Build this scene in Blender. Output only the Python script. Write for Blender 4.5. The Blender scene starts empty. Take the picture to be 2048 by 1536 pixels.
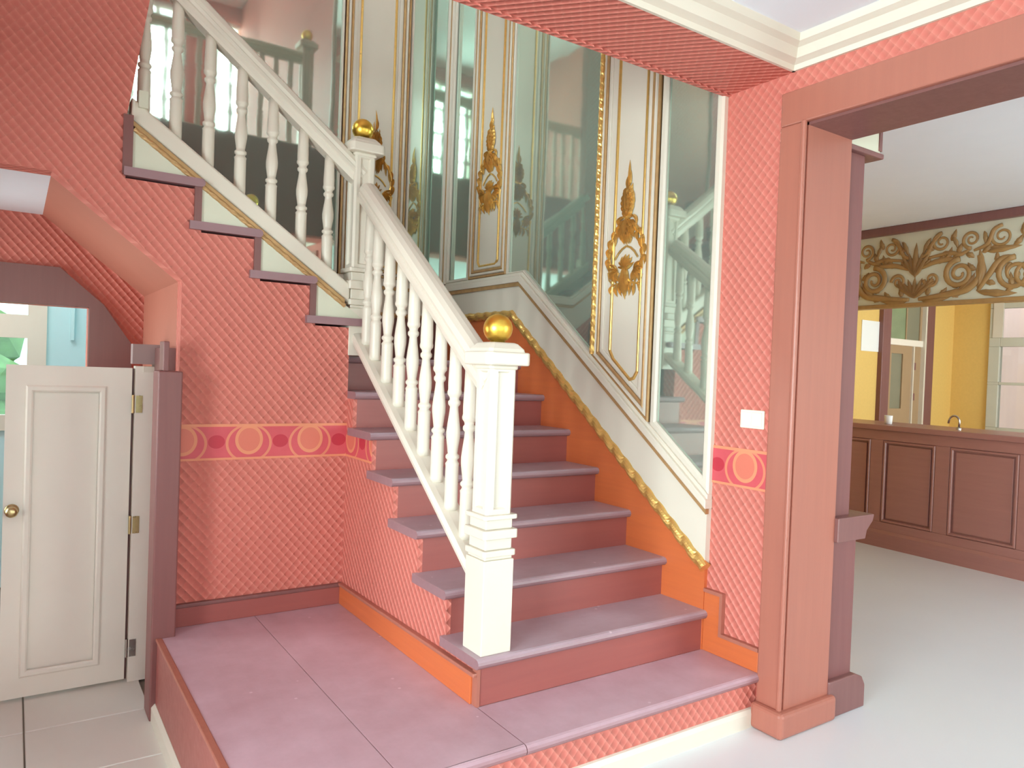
import bpy, bmesh, math, random
from mathutils import Vector, Matrix
random.seed(7)
S = bpy.context.scene
COL = S.collection
# ------------------------------------------------------------------ camera, world, lights, exposure
CAM = (-1.372, -2.177, 1.355)
F_PX, YAW, PITCH, ROLL = 1481.9, 0.59258, -0.01778, 0.03712
def cam_axes():
    fwd = Vector((math.sin(YAW)*math.cos(PITCH), math.cos(YAW)*math.cos(PITCH), math.sin(PITCH)))
    right = Vector((math.cos(YAW), -math.sin(YAW), 0)); up = right.cross(fwd)
    return right*math.cos(ROLL)+up*math.sin(ROLL), up*math.cos(ROLL)-right*math.sin(ROLL), fwd
a_, b_, c_ = cam_axes()
cd = bpy.data.cameras.new('camera'); cam = bpy.data.objects.new('camera', cd); COL.objects.link(cam)
cd.sensor_width = 36; cd.lens = F_PX/2048*36; cd.clip_start = .02; cd.clip_end = 200
M = Matrix((a_, b_, -c_)).transposed().to_4x4(); M.translation = Vector(CAM); cam.matrix_world = M
S.camera = cam
S.view_settings.view_transform = 'Standard'; S.view_settings.look = 'None'; S.view_settings.gamma = 1
S.view_settings.use_curve_mapping = False
S.view_settings.exposure = 0.54
S.cycles.max_bounces = 10; S.cycles.diffuse_bounces = 6; S.cycles.glossy_bounces = 6; S.cycles.transparent_max_bounces = 12
S.cycles.use_denoising = True; S.cycles.sample_clamp_indirect = 8
S.cycles.caustics_reflective = False; S.cycles.caustics_refractive = False

wd = bpy.data.worlds.new('sky'); S.world = wd; wd.use_nodes = True
nt = wd.node_tree; nt.nodes.clear()
o_ = nt.nodes.new('ShaderNodeOutputWorld'); bg = nt.nodes.new('ShaderNodeBackground'); bg.inputs[1].default_value = 2.2
tc = nt.nodes.new('ShaderNodeTexCoord'); sx = nt.nodes.new('ShaderNodeSeparateXYZ'); cr = nt.nodes.new('ShaderNodeValToRGB')
mr = nt.nodes.new('ShaderNodeMapRange'); mr.inputs[1].default_value = -.5; mr.inputs[2].default_value = .8
cr.color_ramp.elements[0].position = .2; cr.color_ramp.elements[0].color = (.34, .42, .33, 1)
cr.color_ramp.elements[1].position = .55; cr.color_ramp.elements[1].color = (.86, .97, 1, 1)
e = cr.color_ramp.elements.new(.38); e.color = (.50, .80, .74, 1)
nt.links.new(tc.outputs['Generated'], sx.inputs[0]); nt.links.new(sx.outputs['Z'], mr.inputs[0])
nt.links.new(mr.outputs[0], cr.inputs[0]); nt.links.new(cr.outputs[0], bg.inputs[0]); nt.links.new(bg.outputs[0], o_.inputs[0])

def area(name, loc, look, sx_, sy_, power, col=(1, 1, 1)):
    l = bpy.data.lights.new(name, 'AREA'); l.shape = 'RECTANGLE'; l.size = sx_; l.size_y = sy_; l.energy = power; l.color = col
    o = bpy.data.objects.new(name, l); COL.objects.link(o); o.location = loc
    d = Vector(look)
    o.rotation_euler = d.to_track_quat('-Z', 'Y').to_euler()
    return o
# daylight just outside the panes of each window (window sizes further down), plus one added porch fill
area('daylight', (-4.62, -2.3, 1.35), (1, 0, 0), 2.7, 2.1, 370, (.91, .97, 1))
area('daylight', (-.9, -4.12, 1.40), (0, 1, 0), 2.9, 2.1, 16, (.91, .97, 1))
area('daylight', (3.1, -4.12, 1.40), (0, 1, 0), 2.4, 2.1, 105, (.96, .99, 1))
area('daylight', (.12, -4.12, 5.0), (0, 1, 0),  .62, 2.0, 130, (.93, 1, .98))
area('daylight', (1.15, -4.12, 5.0), (0, 1, 0), .62, 2.0, 130, (.97, 1, 1))
area('daylight', (-2.2, -4.12, 5.0), (0, 1, 0), .95, 2.0, 210, (.93, 1, .98))
area('daylight', (6.3, -1.62, 1.6), (0, 1, 0), 1.6, 1.3, 85, (1, .98, .94))  # feeds the kitchen side window that was added for light
area('daylight', (-1.9, 2.75, 2.55), (0, .35, -1), 1.6, .3, 16, (.80, 1, 1))  # fill lamp added under the porch ceiling to brighten the doorway view
area('daylight', (-2.36, 1.9, 1.2), (1, 0, 0), .8, 1.2, 28, (.95, 1, 1))

area('daylight', (-3.48, 1.9, 4.5), (1, 0, 0), .8, 1.6, 65, (.80, 1, .98))

# ------------------------------------------------------------------ materials (darker colours lifted to stand in for lens haze)
def lin(r, g, b):
    f = lambda c: (c/255/12.92 if c <= 10 else ((c/255+.055)/1.055)**2.4)
    return (f(r), f(g), f(b), 1)
def newmat(name):
    m = bpy.data.materials.new(name); m.use_nodes = True
    return m, m.node_tree, m.node_tree.nodes['Principled BSDF']
def N(nt, t, **k):
    n = nt.nodes.new(t)
    for a, v in k.items(): setattr(n, a, v)
    return n
def mth(nt, op, a, b=None, clamp=False):
    n = N(nt, 'ShaderNodeMath', operation=op); n.use_clamp = clamp
    for i, v in enumerate((a, b)):
        if v is None: continue
        if isinstance(v, (int, float)): n.inputs[i].default_value = v
        else: nt.links.new(v, n.inputs[i])
    return n.outputs[0]
def mixc(nt, fac, a, b):
    n = N(nt, 'ShaderNodeMix', data_type='RGBA')
    for i, v in ((0, fac), (6, a), (7, b)):
        if isinstance(v, (int, float)): n.inputs[i].default_value = v
        elif isinstance(v, tuple): n.inputs[i].default_value = v
        else: nt.links.new(v, n.inputs[i])
    return n.outputs[2]
def noise(nt, scale, detail=3, vec=None, rough=.5):
    n = N(nt, 'ShaderNodeTexNoise'); n.inputs['Scale'].default_value = scale; n.inputs['Detail'].default_value = detail
    n.inputs['Roughness'].default_value = rough
    if vec is not None: nt.links.new(vec, n.inputs['Vector'])
    return n.outputs[0]
def pos(nt): return N(nt, 'ShaderNodeNewGeometry').outputs['Position']
def bump(nt, bsdf, h, strength, dist):
    b = N(nt, 'ShaderNodeBump'); b.inputs['Strength'].default_value = strength; b.inputs['Distance'].default_value = dist
    nt.links.new(h, b.inputs['Height']); nt.links.new(b.outputs[0], bsdf.inputs['Normal'])
def paint(name, c, rough=.5, spec=.4, var=.06, scale=6):
    m, nt, p = newmat(name)
    n = noise(nt, scale, 4, pos(nt))
    d = tuple(x*(1-var*2) for x in c[:3])+(1,)
    nt.links.new(mixc(nt, n, c, d), p.inputs['Base Color'])
    p.inputs['Roughness'].default_value = rough; p.inputs['Specular IOR Level'].default_value = spec
    return m
def wood(name, c1, c2, rough, axis='X', dust=None, dustf=.0, spec=.5):
    m, nt, p = newmat(name)
    mp = N(nt, 'ShaderNodeMapping'); nt.links.new(pos(nt), mp.inputs['Vector'])
    mp.inputs['Scale'].default_value = {'X': (1.2, 22, 22), 'Y': (22, 1.2, 22), 'Z': (22, 22, 1.2)}[axis]
    g = noise(nt, 1.6, 6, mp.outputs[0], .6)
    c = mixc(nt, g, c1, c2)
    if dust:
        dn = noise(nt, 3.2, 5, pos(nt), .65)
        nz = N(nt, 'ShaderNodeSeparateXYZ'); nt.links.new(N(nt, 'ShaderNodeNewGeometry').outputs['Normal'], nz.inputs[0])
        f = mth(nt, 'MULTIPLY', mth(nt, 'MULTIPLY', mth(nt, 'ADD', dn, .15), dustf, True), mth(nt, 'MAXIMUM', nz.outputs['Z'], 0.), True)
        c = mixc(nt, f, c, dust)
        v = N(nt, 'ShaderNodeTexVoronoi'); v.inputs['Scale'].default_value = 9; nt.links.new(pos(nt), v.inputs['Vector'])
        sp = mth(nt, 'MULTIPLY', mth(nt, 'LESS_THAN', v.outputs['Distance'], .055), mth(nt, 'MAXIMUM', nz.outputs['Z'], 0.))
        c = mixc(nt, mth(nt, 'MULTIPLY', sp, .6), c, lin(225, 205, 215))
    nt.links.new(c, p.inputs['Base Color'])
    r = mth(nt, 'ADD', mth(nt, 'MULTIPLY', g, .15), rough-.07); nt.links.new(r, p.inputs['Roughness'])
    p.inputs['Specular IOR Level'].default_value = spec
    bump(nt, p, g, .15, .002)
    return m
def wallpaper(name, base, ridge, period=.041):
    m, nt, p = newmat(name)
    g = N(nt, 'ShaderNodeNewGeometry'); ps = N(nt, 'ShaderNodeSeparateXYZ'); ns = N(nt, 'ShaderNodeSeparateXYZ')
    nt.links.new(g.outputs['Position'], ps.inputs[0]); nt.links.new(g.outputs['True Normal'], ns.inputs[0])
    nx = mth(nt, 'GREATER_THAN', mth(nt, 'ABSOLUTE', ns.outputs[0]), .5)
    nz = mth(nt, 'GREATER_THAN', mth(nt, 'ABSOLUTE', ns.outputs[2]), .5)
    u = mth(nt, 'ADD', mth(nt, 'MULTIPLY', ps.outputs[0], mth(nt, 'SUBTRACT', 1., nx)), mth(nt, 'MULTIPLY', mth(nt, 'MULTIPLY', ps.outputs[1], nx), -1.))
    v = mth(nt, 'ADD', mth(nt, 'MULTIPLY', ps.outputs[2], 1.), mth(nt, 'MULTIPLY', ps.outputs[1], nz))
    def ridgef(s):
        t = mth(nt, 'MULTIPLY', mth(nt, 'ADD', u, mth(nt, 'MULTIPLY', v, s)), 1/period)
        w = mth(nt, 'PINGPONG', t, .5)                     # 0 .. .5
        return mth(nt, 'POWER', mth(nt, 'MULTIPLY', w, 2.), 2.)
    ra, rb = ridgef(.88), ridgef(-.88)
    h = mth(nt, 'MULTIPLY', mth(nt, 'ADD', ra, mth(nt, 'MULTIPLY', rb, .25)), mth(nt, 'ADD', mth(nt, 'MULTIPLY', rb, .36), .68))
    n = noise(nt, 2.2, 4, g.outputs['Position'])
    c = mixc(nt, mth(nt, 'MULTIPLY', h, .6), mixc(nt, n, base, tuple(x*.9 for x in base[:3])+(1,)), ridge)
    nt.links.new(c, p.inputs['Base Color'])
    p.inputs['Roughness'].default_value = .55; p.inputs['Specular IOR Level'].default_value = .3
    bump(nt, p, h, .9, .007)
    return m
def border_mat(name, axis):
    m, nt, p = newmat(name)
    ps = N(nt, 'ShaderNodeSeparateXYZ'); nt.links.new(pos(nt), ps.inputs[0])
    u = ps.outputs[0] if axis == 'X' else ps.outputs[1]; z = mth(nt, 'SUBTRACT', ps.outputs[2], .985)
    P = .285
    f = mth(nt, 'SUBTRACT', mth(nt, 'FRACT', mth(nt, 'DIVIDE', mth(nt, 'ADD', u, .04), P)), .5)
    x = mth(nt, 'MULTIPLY', f, P)
    f2 = mth(nt, 'SUBTRACT', mth(nt, 'FRACT', mth(nt, 'ADD', mth(nt, 'DIVIDE', mth(nt, 'ADD', u, .04), P), .5)), .5)
    x2 = mth(nt, 'MULTIPLY', f2, P)
    def rad(xx, zz, sx_, sz): return mth(nt, 'SQRT', mth(nt, 'ADD', mth(nt, 'POWER', mth(nt, 'ABSOLUTE', mth(nt, 'DIVIDE', xx, sx_)), 2.), mth(nt, 'POWER', mth(nt, 'ABSOLUTE', mth(nt, 'DIVIDE', zz, sz)), 2.)))
    zz = mth(nt, 'SUBTRACT', z, -.002)
    r1 = rad(x, mth(nt, 'ADD', zz, -.012), .062, .068)
    r2 = rad(x2, mth(nt, 'ADD', zz, -.004), .036, .030)
    crim = lin(200, 78, 88); gold = lin(222, 142, 106); sal = lin(212, 116, 96); pink = lin(210, 92, 98)
    n = noise(nt, 30, 3, pos(nt))
    c = mixc(nt, mth(nt, 'MULTIPLY', n, .8), crim, pink)
    c = mixc(nt, mth(nt, 'LESS_THAN', r2, 1.), c, lin(186, 50, 66))
    r3 = rad(x, mth(nt, 'ADD', zz, .004), .098, .085)
    ring = mth(nt, 'MULTIPLY', mth(nt, 'GREATER_THAN', r3, .93), mth(nt, 'LESS_THAN', r3, 1.05))
    c = mixc(nt, mth(nt, 'MULTIPLY', ring, .8), c, gold)
    c = mixc(nt, mth(nt, 'LESS_THAN', r1, 1.), c, gold)
    c = mixc(nt, mth(nt, 'LESS_THAN', r1, .78), c, sal)
    az = mth(nt, 'ABSOLUTE', z)
    c = mixc(nt, mth(nt, 'GREATER_THAN', az, .070), c, gold)
    nt.links.new(c, p.inputs['Base Color']); p.inputs['Roughness'].default_value = .5
    return m
def metal(name, c, rough, var=.1, scale=40, metallic=1.0):
    m, nt, p = newmat(name)
    n = noise(nt, scale, 3, pos(nt))
    nt.links.new(mixc(nt, n, c, tuple(x*(1-var*3) for x in c[:3])+(1,)), p.inputs['Base Color'])
    p.inputs['Metallic'].default_value = metallic
    nt.links.new(mth(nt, 'ADD', mth(nt, 'MULTIPLY', n, .2), rough-.1), p.inputs['Roughness'])
    return m
def glass_mat(name):
    m = bpy.data.materials.new(name); m.use_nodes = True; nt = m.node_tree; nt.nodes.clear()
    o = N(nt, 'ShaderNodeOutputMaterial'); mx = N(nt, 'ShaderNodeMixShader'); t = N(nt, 'ShaderNodeBsdfTransparent'); g = N(nt, 'ShaderNodeBsdfGlossy')
    g.inputs['Roughness'].default_value = .03; t.inputs[0].default_value = (.95, .99, .98, 1)
    fr = N(nt, 'ShaderNodeFresnel'); fr.inputs[0].default_value = 1.45
    nt.links.new(fr.outputs[0], mx.inputs[0]); nt.links.new(t.outputs[0], mx.inputs[1]); nt.links.new(g.outputs[0], mx.inputs[2]); nt.links.new(mx.outputs[0], o.inputs[0])
    return m
MT = {}
MT['paper'] = wallpaper('red_quilted_wallpaper', lin(204, 114, 102), lin(236, 156, 140))
MT['paper_x'] = border_mat('border_paper_along_x', 'X'); MT['paper_y'] = border_mat('border_paper_along_y', 'Y')
MT['cream'] = paint('cream_paint', lin(222, 214, 199), .35, .45, .03)
MT['cream_door'] = paint('ivory_door_paint', lin(240, 232, 220), .4, .4, .03)
MT['white'] = paint('white_plaster', lin(236, 240, 248), .8, .2, .02)
MT['greenwhite'] = paint('pale_greenish_paint', lin(214, 214, 194), .5, .35, .03)
MT['tread'] = wood('dusty_dark_tread_wood', lin(154, 120, 124), lin(142, 108, 114), .38, 'X', lin(198, 182, 194), .95)
MT['deck'] = wood('dusty_flared_platform_wood', lin(160, 118, 122), lin(146, 106, 110), .36, 'Y', lin(216, 188, 202), .95)  # real dust, made paler to carry the flare over the near boards
MT['riser'] = wood('red_brown_riser_wood', lin(164, 92, 84), lin(148, 82, 78), .4, 'X')
MT['orange'] = wood('orange_varnished_wood', lin(216, 116, 64), lin(192, 98, 60), .3, 'Y')
MT['casing'] = wood('salmon_brown_wood', lin(176, 110, 92), lin(162, 100, 86), .38, 'Z')
MT['darkwood'] = wood('dark_red_brown_wood', lin(132, 88, 84), lin(118, 78, 76), .4, 'Z')
MT['wood_and_shade'] = wood('red_brown_wood_and_reveal_shade', lin(132, 82, 78), lin(118, 72, 72), .45, 'Z')  # dark tone also carries the shade of the wall reveal
MT['barwood'] = wood('bar_red_brown_wood', lin(162, 112, 102), lin(146, 98, 90), .35, 'Y')
MT['brown'] = paint('brown_pink_paint', lin(184, 116, 98), .6, .3, .05)
MT['gold'] = metal('gilding', (.94, .60, .19, 1), .32, .1, 40, .72)
MT['goldball'] = metal('gold_leaf_ball', (.92, .60, .10, 1), .36, .03, 3)
MT['goldline'] = metal('worn_gilt_line', (.62, .38, .17, 1), .45, .12, 25, .4)
MT['goldscroll'] = paint('ochre_gilt_scroll', lin(178, 138, 86), .45, .5, .16, 22)
MT['brass'] = metal('brass', (.72, .58, .30, 1), .3)
MT['steel'] = metal('steel', (.6, .58, .55, 1), .25)
MT['mirror'], _nt, _p = newmat('old_mirror_glass')
_p.inputs['Metallic'].default_value = .82; _p.inputs['Roughness'].default_value = .035
_n = noise(_nt, 1.5, 3, pos(_nt)); _nt.links.new(mixc(_nt, _n, (.62, .80, .70, 1), (.70, .86, .76, 1)), _p.inputs['Base Color'])
bump(_nt, _p, noise(_nt, 5, 1, pos(_nt)), .03, .01)
MT['glass'] = glass_mat('window_glass')
MT['floor'] = paint('pale_polished_floor', lin(228, 232, 236), .22, .5, .03, 2)
MT['tile'] = paint('beige_floor_tile', lin(232, 228, 220), .35, .4, .05, 3)
MT['grout'] = paint('grey_grout', lin(150, 140, 128), .8, .2, .05)
MT['yellow'] = paint('yellow_wallpaper', lin(230, 194, 116), .6, .3, .06, 40)
MT['frame_blue'] = paint('pale_blue_frame_paint', lin(196, 232, 236), .5, .3, .03)
MT['frame_grey'] = paint('pale_grey_frame_paint', lin(205, 204, 190), .4, .4, .04)
MT['pinkwall'] = paint('pink_render', lin(240, 206, 202), .8, .2, .1, 1.2)
MT['greydoor'] = paint('grey_brown_door_paint', lin(172, 144, 112), .5, .3, .05)
MT['frost'] = paint('frosted_grey_glass', lin(140, 138, 116), .25, .5, .12, 3)
MT['greenpane'] = paint('green_tinted_pane', lin(150, 168, 128), .2, .5, .25, 4)
MT['paperwhite'] = paint('white_sheet', lin(238, 240, 240), .6, .2, .02)
MT['plastic'] = paint('ivory_plastic', lin(238, 234, 212), .3, .5, .01)
MT['greyhead'] = paint('grey_block_paint', lin(172, 150, 148), .7, .2, .06)
MT['foliage'] = paint('hedge_green', lin(120, 170, 110), .8, .2, .3, 9)

# ------------------------------------------------------------------ mesh helpers
def obj(name, bm, mat, parent=None, smooth=False, bevel=0, seg=2):
    me = bpy.data.meshes.new(name); bmesh.ops.recalc_face_normals(bm, faces=bm.faces); bm.to_mesh(me); bm.free()
    for m in (mat if isinstance(mat, (list, tuple)) else [mat]): me.materials.append(MT[m])
    if smooth:
        for p in me.polygons: p.use_smooth = True
    o = bpy.data.objects.new(name, me); COL.objects.link(o)
    if parent: o.parent = parent
    if bevel:
        b = o.modifiers.new('edge', 'BEVEL'); b.width = bevel; b.segments = seg; b.limit_method = 'ANGLE'
    return o
def thing(name, label, cat, loc=(0, 0, 0), group=None, rz=0):
    o = bpy.data.objects.new(name, None); COL.objects.link(o); o.location = loc; o.rotation_euler = (0, 0, rz)
    o.empty_display_size = .1
    o['label'] = label; o['category'] = cat
    if group: o['group'] = group
    bpy.context.view_layer.update()
    return o
def tag(o, label, cat, group=None):
    o['label'] = label; o['category'] = cat
    if group: o['group'] = group
    return o
def struct(name, bm, mat, label=None, **k):
    o = obj(name, bm, mat, **k)
    if not k.get('parent'): o['kind'] = 'structure'
    if label: o['label'] = label
    return o
def sroot(name, label=None):
    o = bpy.data.objects.new(name, None); COL.objects.link(o); o['kind'] = 'structure'; o.empty_display_size = .1
    if label: o['label'] = label
    return o
def box(bm, x0, x1, y0, y1, z0, z1):
    vs = [bm.verts.new((x, y, z)) for x in (x0, x1) for y in (y0, y1) for z in (z0, z1)]
    for f in ((0, 1, 3, 2), (4, 6, 7, 5), (0, 4, 5, 1), (2, 3, 7, 6), (0, 2, 6, 4), (1, 5, 7, 3)): bm.faces.new([vs[i] for i in f])
    return bm
def B(*a):
    bm = bmesh.new(); box(bm, *a); return bm
def tri(bm, *fs):
    for f in fs: f.normal_update()
    bmesh.ops.triangulate(bm, faces=list(fs), ngon_method='EAR_CLIP')
def prism(bm, pts, ax, lo, hi):
    """polygon extruded along ax. 'X': pts=(y,z); 'Y': pts=(x,z); 'Z': pts=(x,y)"""
    mk = {'X': lambda p, t: (t, p[0], p[1]), 'Y': lambda p, t: (p[0], t, p[1]), 'Z': lambda p, t: (p[0], p[1], t)}[ax]
    A = [bm.verts.new(mk(p, lo)) for p in pts]; Bv = [bm.verts.new(mk(p, hi)) for p in pts]
    n = len(pts); f1 = bm.faces.new(A); f2 = bm.faces.new(Bv[::-1])
    for i in range(n): bm.faces.new((A[i], Bv[i], Bv[(i+1) % n], A[(i+1) % n]))
    tri(bm, f1, f2)
    return bm
def PR(pts, ax, lo, hi):
    bm = bmesh.new(); prism(bm, pts, ax, lo, hi); return bm
def holes(bm, ax, t0, t1, u0, u1, z0, z1, hs):
    """wall slab with rectangular holes (a,b,c,d)=(u0,u1,z0,z1); ax is the wall normal"""
    us = sorted({u0, u1, *[h[0] for h in hs], *[h[1] for h in hs]}); zs = sorted({z0, z1, *[h[2] for h in hs], *[h[3] for h in hs]})
    us = [u for u in us if u0 <= u <= u1]; zs = [z for z in zs if z0 <= z <= z1]
    for i in range(len(us)-1):
        for j in range(len(zs)-1):
            uc, zc = (us[i]+us[i+1])/2, (zs[j]+zs[j+1])/2
            if any(h[0] < uc < h[1] and h[2] < zc < h[3] for h in hs): continue
            if ax == 'X': box(bm, t0, t1, us[i], us[i+1], zs[j], zs[j+1])
            else: box(bm, us[i], us[i+1], t0, t1, zs[j], zs[j+1])
    return bm
def lathe(bm, prof, cx, cy, n=14):
    rings = []
    for r, z in prof:
        rings.append([bm.verts.new((cx+r*math.cos(2*math.pi*k/n), cy+r*math.sin(2*math.pi*k/n), z)) for k in range(n)])
    for A, C in zip(rings, rings[1:]):
        for k in range(n): bm.faces.new((A[k], A[(k+1) % n], C[(k+1) % n], C[k]))
    bm.faces.new(rings[0][::-1]); bm.faces.new(rings[-1])
    return bm
def sweep(bm, pts, prof, up, closed=True):
    """prof: list of (side, height) or function i -> list"""
    pts = [Vector(p) for p in pts]; up = Vector(up); rings = []
    for i, p in enumerate(pts):
        t = (pts[min(i+1, len(pts)-1)]-pts[max(i-1, 0)]).normalized()
        s = t.cross(up).normalized(); h = s.cross(t).normalized()
        pr = prof(i) if callable(prof) else prof
        rings.append([bm.verts.new(p+s*a+h*b) for a, b in pr])
    n = len(rings[0])
    for A, C in zip(rings, rings[1:]):
        for k in range(n): bm.faces.new((A[k], A[(k+1) % n], C[(k+1) % n], C[k]))
    bm.faces.new(rings[0][::-1]); bm.faces.new(rings[-1])
    return bm
def resample(pts, step):
    pts = [Vector(p) for p in pts]; out = [pts[0]]
    for a, b in zip(pts, pts[1:]):
        n = max(1, int((b-a).length/step))
        out += [a+(b-a)*k/n for k in range(1, n+1)]
    return out
def rope(bm, pts, R, up, pitch=.06, strands=3, n=12, step=.012):
    P = resample(pts, step)
    def prof(i):
        ph = i*step/pitch*2*math.pi
        return [((R*(.78+.30*abs(math.sin((th*strands+ph)/2))))*math.cos(th), (R*(.78+.30*abs(math.sin((th*strands+ph)/2))))*math.sin(th)) for th in [2*math.pi*k/n for k in range(n)]]
    return sweep(bm, P, prof, up)
def offset_poly(pts, d):
    n = len(pts); out = []
    ar = sum(pts[i][0]*pts[(i+1) % n][1]-pts[(i+1) % n][0]*pts[i][1] for i in range(n))
    sg = 1 if ar > 0 else -1
    L = []
    for i in range(n):
        p, q = Vector(pts[i]), Vector(pts[(i+1) % n]); t = (q-p).normalized(); nn = Vector((-t.y, t.x))*sg
        L.append((p+nn*d, t))
    for i in range(n):
        (p, t), (q, s) = L[i-1], L[i]
        den = t.x*s.y-t.y*s.x
        if abs(den) < 1e-6: out.append(tuple(q)); continue
        k = ((q.x-p.x)*s.y-(q.y-p.y)*s.x)/den; out.append(tuple(p+t*k))
    return out
def ringstrip(bm, pts, w, d0, d1, mp, rnd=.25):
    """mitred moulding strip along closed polygon pts (u,z), width w inwards, from depth d0 to d1"""
    prof = [(0, d0), (0, d0+(d1-d0)*.7), (w*rnd, d1), (w*(1-rnd), d1), (w, d0+(d1-d0)*.7), (w, d0)]
    R = [[bm.verts.new(mp(u, z, d)) for u, z in offset_poly(pts, o)] for o, d in prof]
    n = len(pts)
    for A, C in zip(R, R[1:]):
        for k in range(n): bm.faces.new((A[k], A[(k+1) % n], C[(k+1) % n], C[k]))
    return bm
def slab(bm, pts, d0, d1, mp):
    A = [bm.verts.new(mp(u, z, d0)) for u, z in pts]; C = [bm.verts.new(mp(u, z, d1)) for u, z in pts]; n = len(pts)
    f1 = bm.faces.new(A); f2 = bm.faces.new(C[::-1])
    for i in range(n): bm.faces.new((A[i], C[i], C[(i+1) % n], A[(i+1) % n]))
    tri(bm, f1, f2)
    return bm

# ------------------------------------------------------------------ dimensions
r, g, W, YW, YB = .175, .2472, 1.151, 1.312, 2.44
FZ, LZ = -.035, -.17            # main floor, lower passage floor
XL = -.845                      # left end of the platform
HB, CEIL, UF, UC = 2.57, 2.668, 3.42, 6.25
YF, XLW = -3.8, -4.3            # window walls behind and left of the camera

# ------------------------------------------------------------------ room shell
struct('floor', B(XL+.03, 9, YF-.1, 6, FZ-.2, FZ), 'floor', 'pale polished floor of the hall')
fl = struct('floor', B(XLW-.2, XL+.15, YF-.1, 6, LZ-.25, LZ-.012), 'grout', 'beige tiled lower floor by the ivory door')
for i in range(4):
    for j in range(9):
        x1 = XL-.005-i*.46; y0 = -1.3+j*.44
        if x1-.454 < -2.75: continue
        if y0 < 2.5: obj('tile', B(x1-.454, x1, y0, y0+.434, LZ-.02, LZ+random.uniform(-.001, .001)), 'tile', fl, bevel=.003, seg=1)
struct('ceiling', B(XLW-.2, W, YF-.1, -.33, CEIL, UF-.02), 'white', 'white ceiling of the hall')
struct('ceiling', B(1.44, 8.2, YF-.1, 6, 2.70, 2.85), 'white', 'white ceiling of the bar room')
struct('ceiling', B(XLW-.2, 3.2, YF-.1, YB+.1, UC, UC+.1), 'white', 'upper storey ceiling')
struct('floor', B(XLW-.2, 3.2, YF-.1, -.33, UF-.02, UF), 'riser', 'upper storey floor')
# header beam over the stairwell front: wallpapered, dark boards at its back
hb = struct('trim_1', B(XLW, W, -.33, -.03, HB, UF), 'paper', 'wallpapered header beam over the stair foot')
struct('back_boards', B(XLW, W, -.03, -.01, HB+.012, UF), 'wood_and_shade', 'dark boarded back face', parent=hb)
struct('soffit_bead', B(XLW, W, -.028, -.004, HB-.006, HB+.014), 'paper', parent=hb)

# right wall with opening to the bar room
wr = sroot('wall_right', 'red quilted wallpaper wall with the wide opening')
struct('wall_face', B(W, 1.42, -.395, YB+.12, FZ, UC), 'paper', parent=wr)
struct('wall_face', B(W, 1.42, YF, -.395, 2.37, UC), 'paper', parent=wr)
struct('wall_face', B(W, 1.42, YF-.1, -3.45, FZ, 2.37), 'paper', parent=wr)
bw = struct('wallpaper_border', B(W-.004, W+.01, -.297, .001, .905, 1.067), 'paper_y', parent=wr)
# stepped skirting on the strip of wall beside the opening
sk = sroot('baseboard_right', 'orange stepped skirting beside the stair foot')
struct('board', PR([(-.297, r), (-.297, r+.085), (-.095, r+.085), (-.095, .43), (-.006, .43), (-.006, r)], 'X', W-.016, W+.005), 'orange', parent=sk, bevel=.004)
struct('cap', PR([(-.297, r+.085), (-.297, r+.10), (-.110, r+.10), (-.110, .445), (-.006, .445), (-.006, .43), (-.095, .43), (-.095, r+.085)], 'X', W-.022, W+.005), 'casing', parent=sk)
# casing of the opening
cs = sroot('trim_2', 'salmon brown wood lining of the wide opening')
struct('casing_board', B(W-.022, W+.01, -.404, -.298, FZ, 2.356), 'casing', parent=cs, bevel=.006)
struct('casing_board', B(W-.022, W+.01, YF+.3, -.298, 2.356, 2.49), 'casing', parent=cs, bevel=.006)
struct('edge_bead', B(W-.030, W-.01, -.414, -.396, FZ, 2.362), 'casing', parent=cs, bevel=.006)
struct('jamb_lining', B(W, 1.44, -.412, -.39, FZ, 2.36), 'casing', parent=cs)
struct('head_lining', B(W, 1.44, YF+.3, -.39, 2.345, 2.372), 'darkwood', parent=cs)
struct('plinth', B(W-.05, 1.47, -.44, -.29, FZ, .07), 'casing', parent=cs, bevel=.018, seg=3)
# second pilaster behind the jamb
pl = sroot('trim_3', 'dark pilaster with a ledge behind the opening')
struct('shaft', B(1.44, 1.585, -.385, -.25, .79, 2.315), 'wood_and_shade', parent=pl, bevel=.005)
struct('pedestal', B(1.44, 1.63, -.395, -.24, .06, .73), 'wood_and_shade', parent=pl, bevel=.005)
struct('ledge', PR([(1.44, .70), (1.64, .70), (1.65, .735), (1.69, .77), (1.70, .80), (1.44, .80)], 'Y', -.43, -.24), 'darkwood', parent=pl, bevel=.004)
struct('plinth', PR([(1.44, FZ), (1.705, FZ), (1.705, .06), (1.68, .10), (1.63, .12), (1.44, .12)], 'Y', -.42, -.24), 'darkwood', parent=pl, bevel=.006)
struct('capital', B(1.44, 1.665, -.40, -.22, 2.335, 2.70), 'greenwhite', parent=pl)
struct('capital_rail', B(1.44, 1.685, -.41, -.22, 2.312, 2.335), 'darkwood', parent=pl, bevel=.006)
struct('corner_strip', B(1.655, 1.675, -.405, -.385, 2.345, 2.52), 'darkwood', parent=pl)

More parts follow.
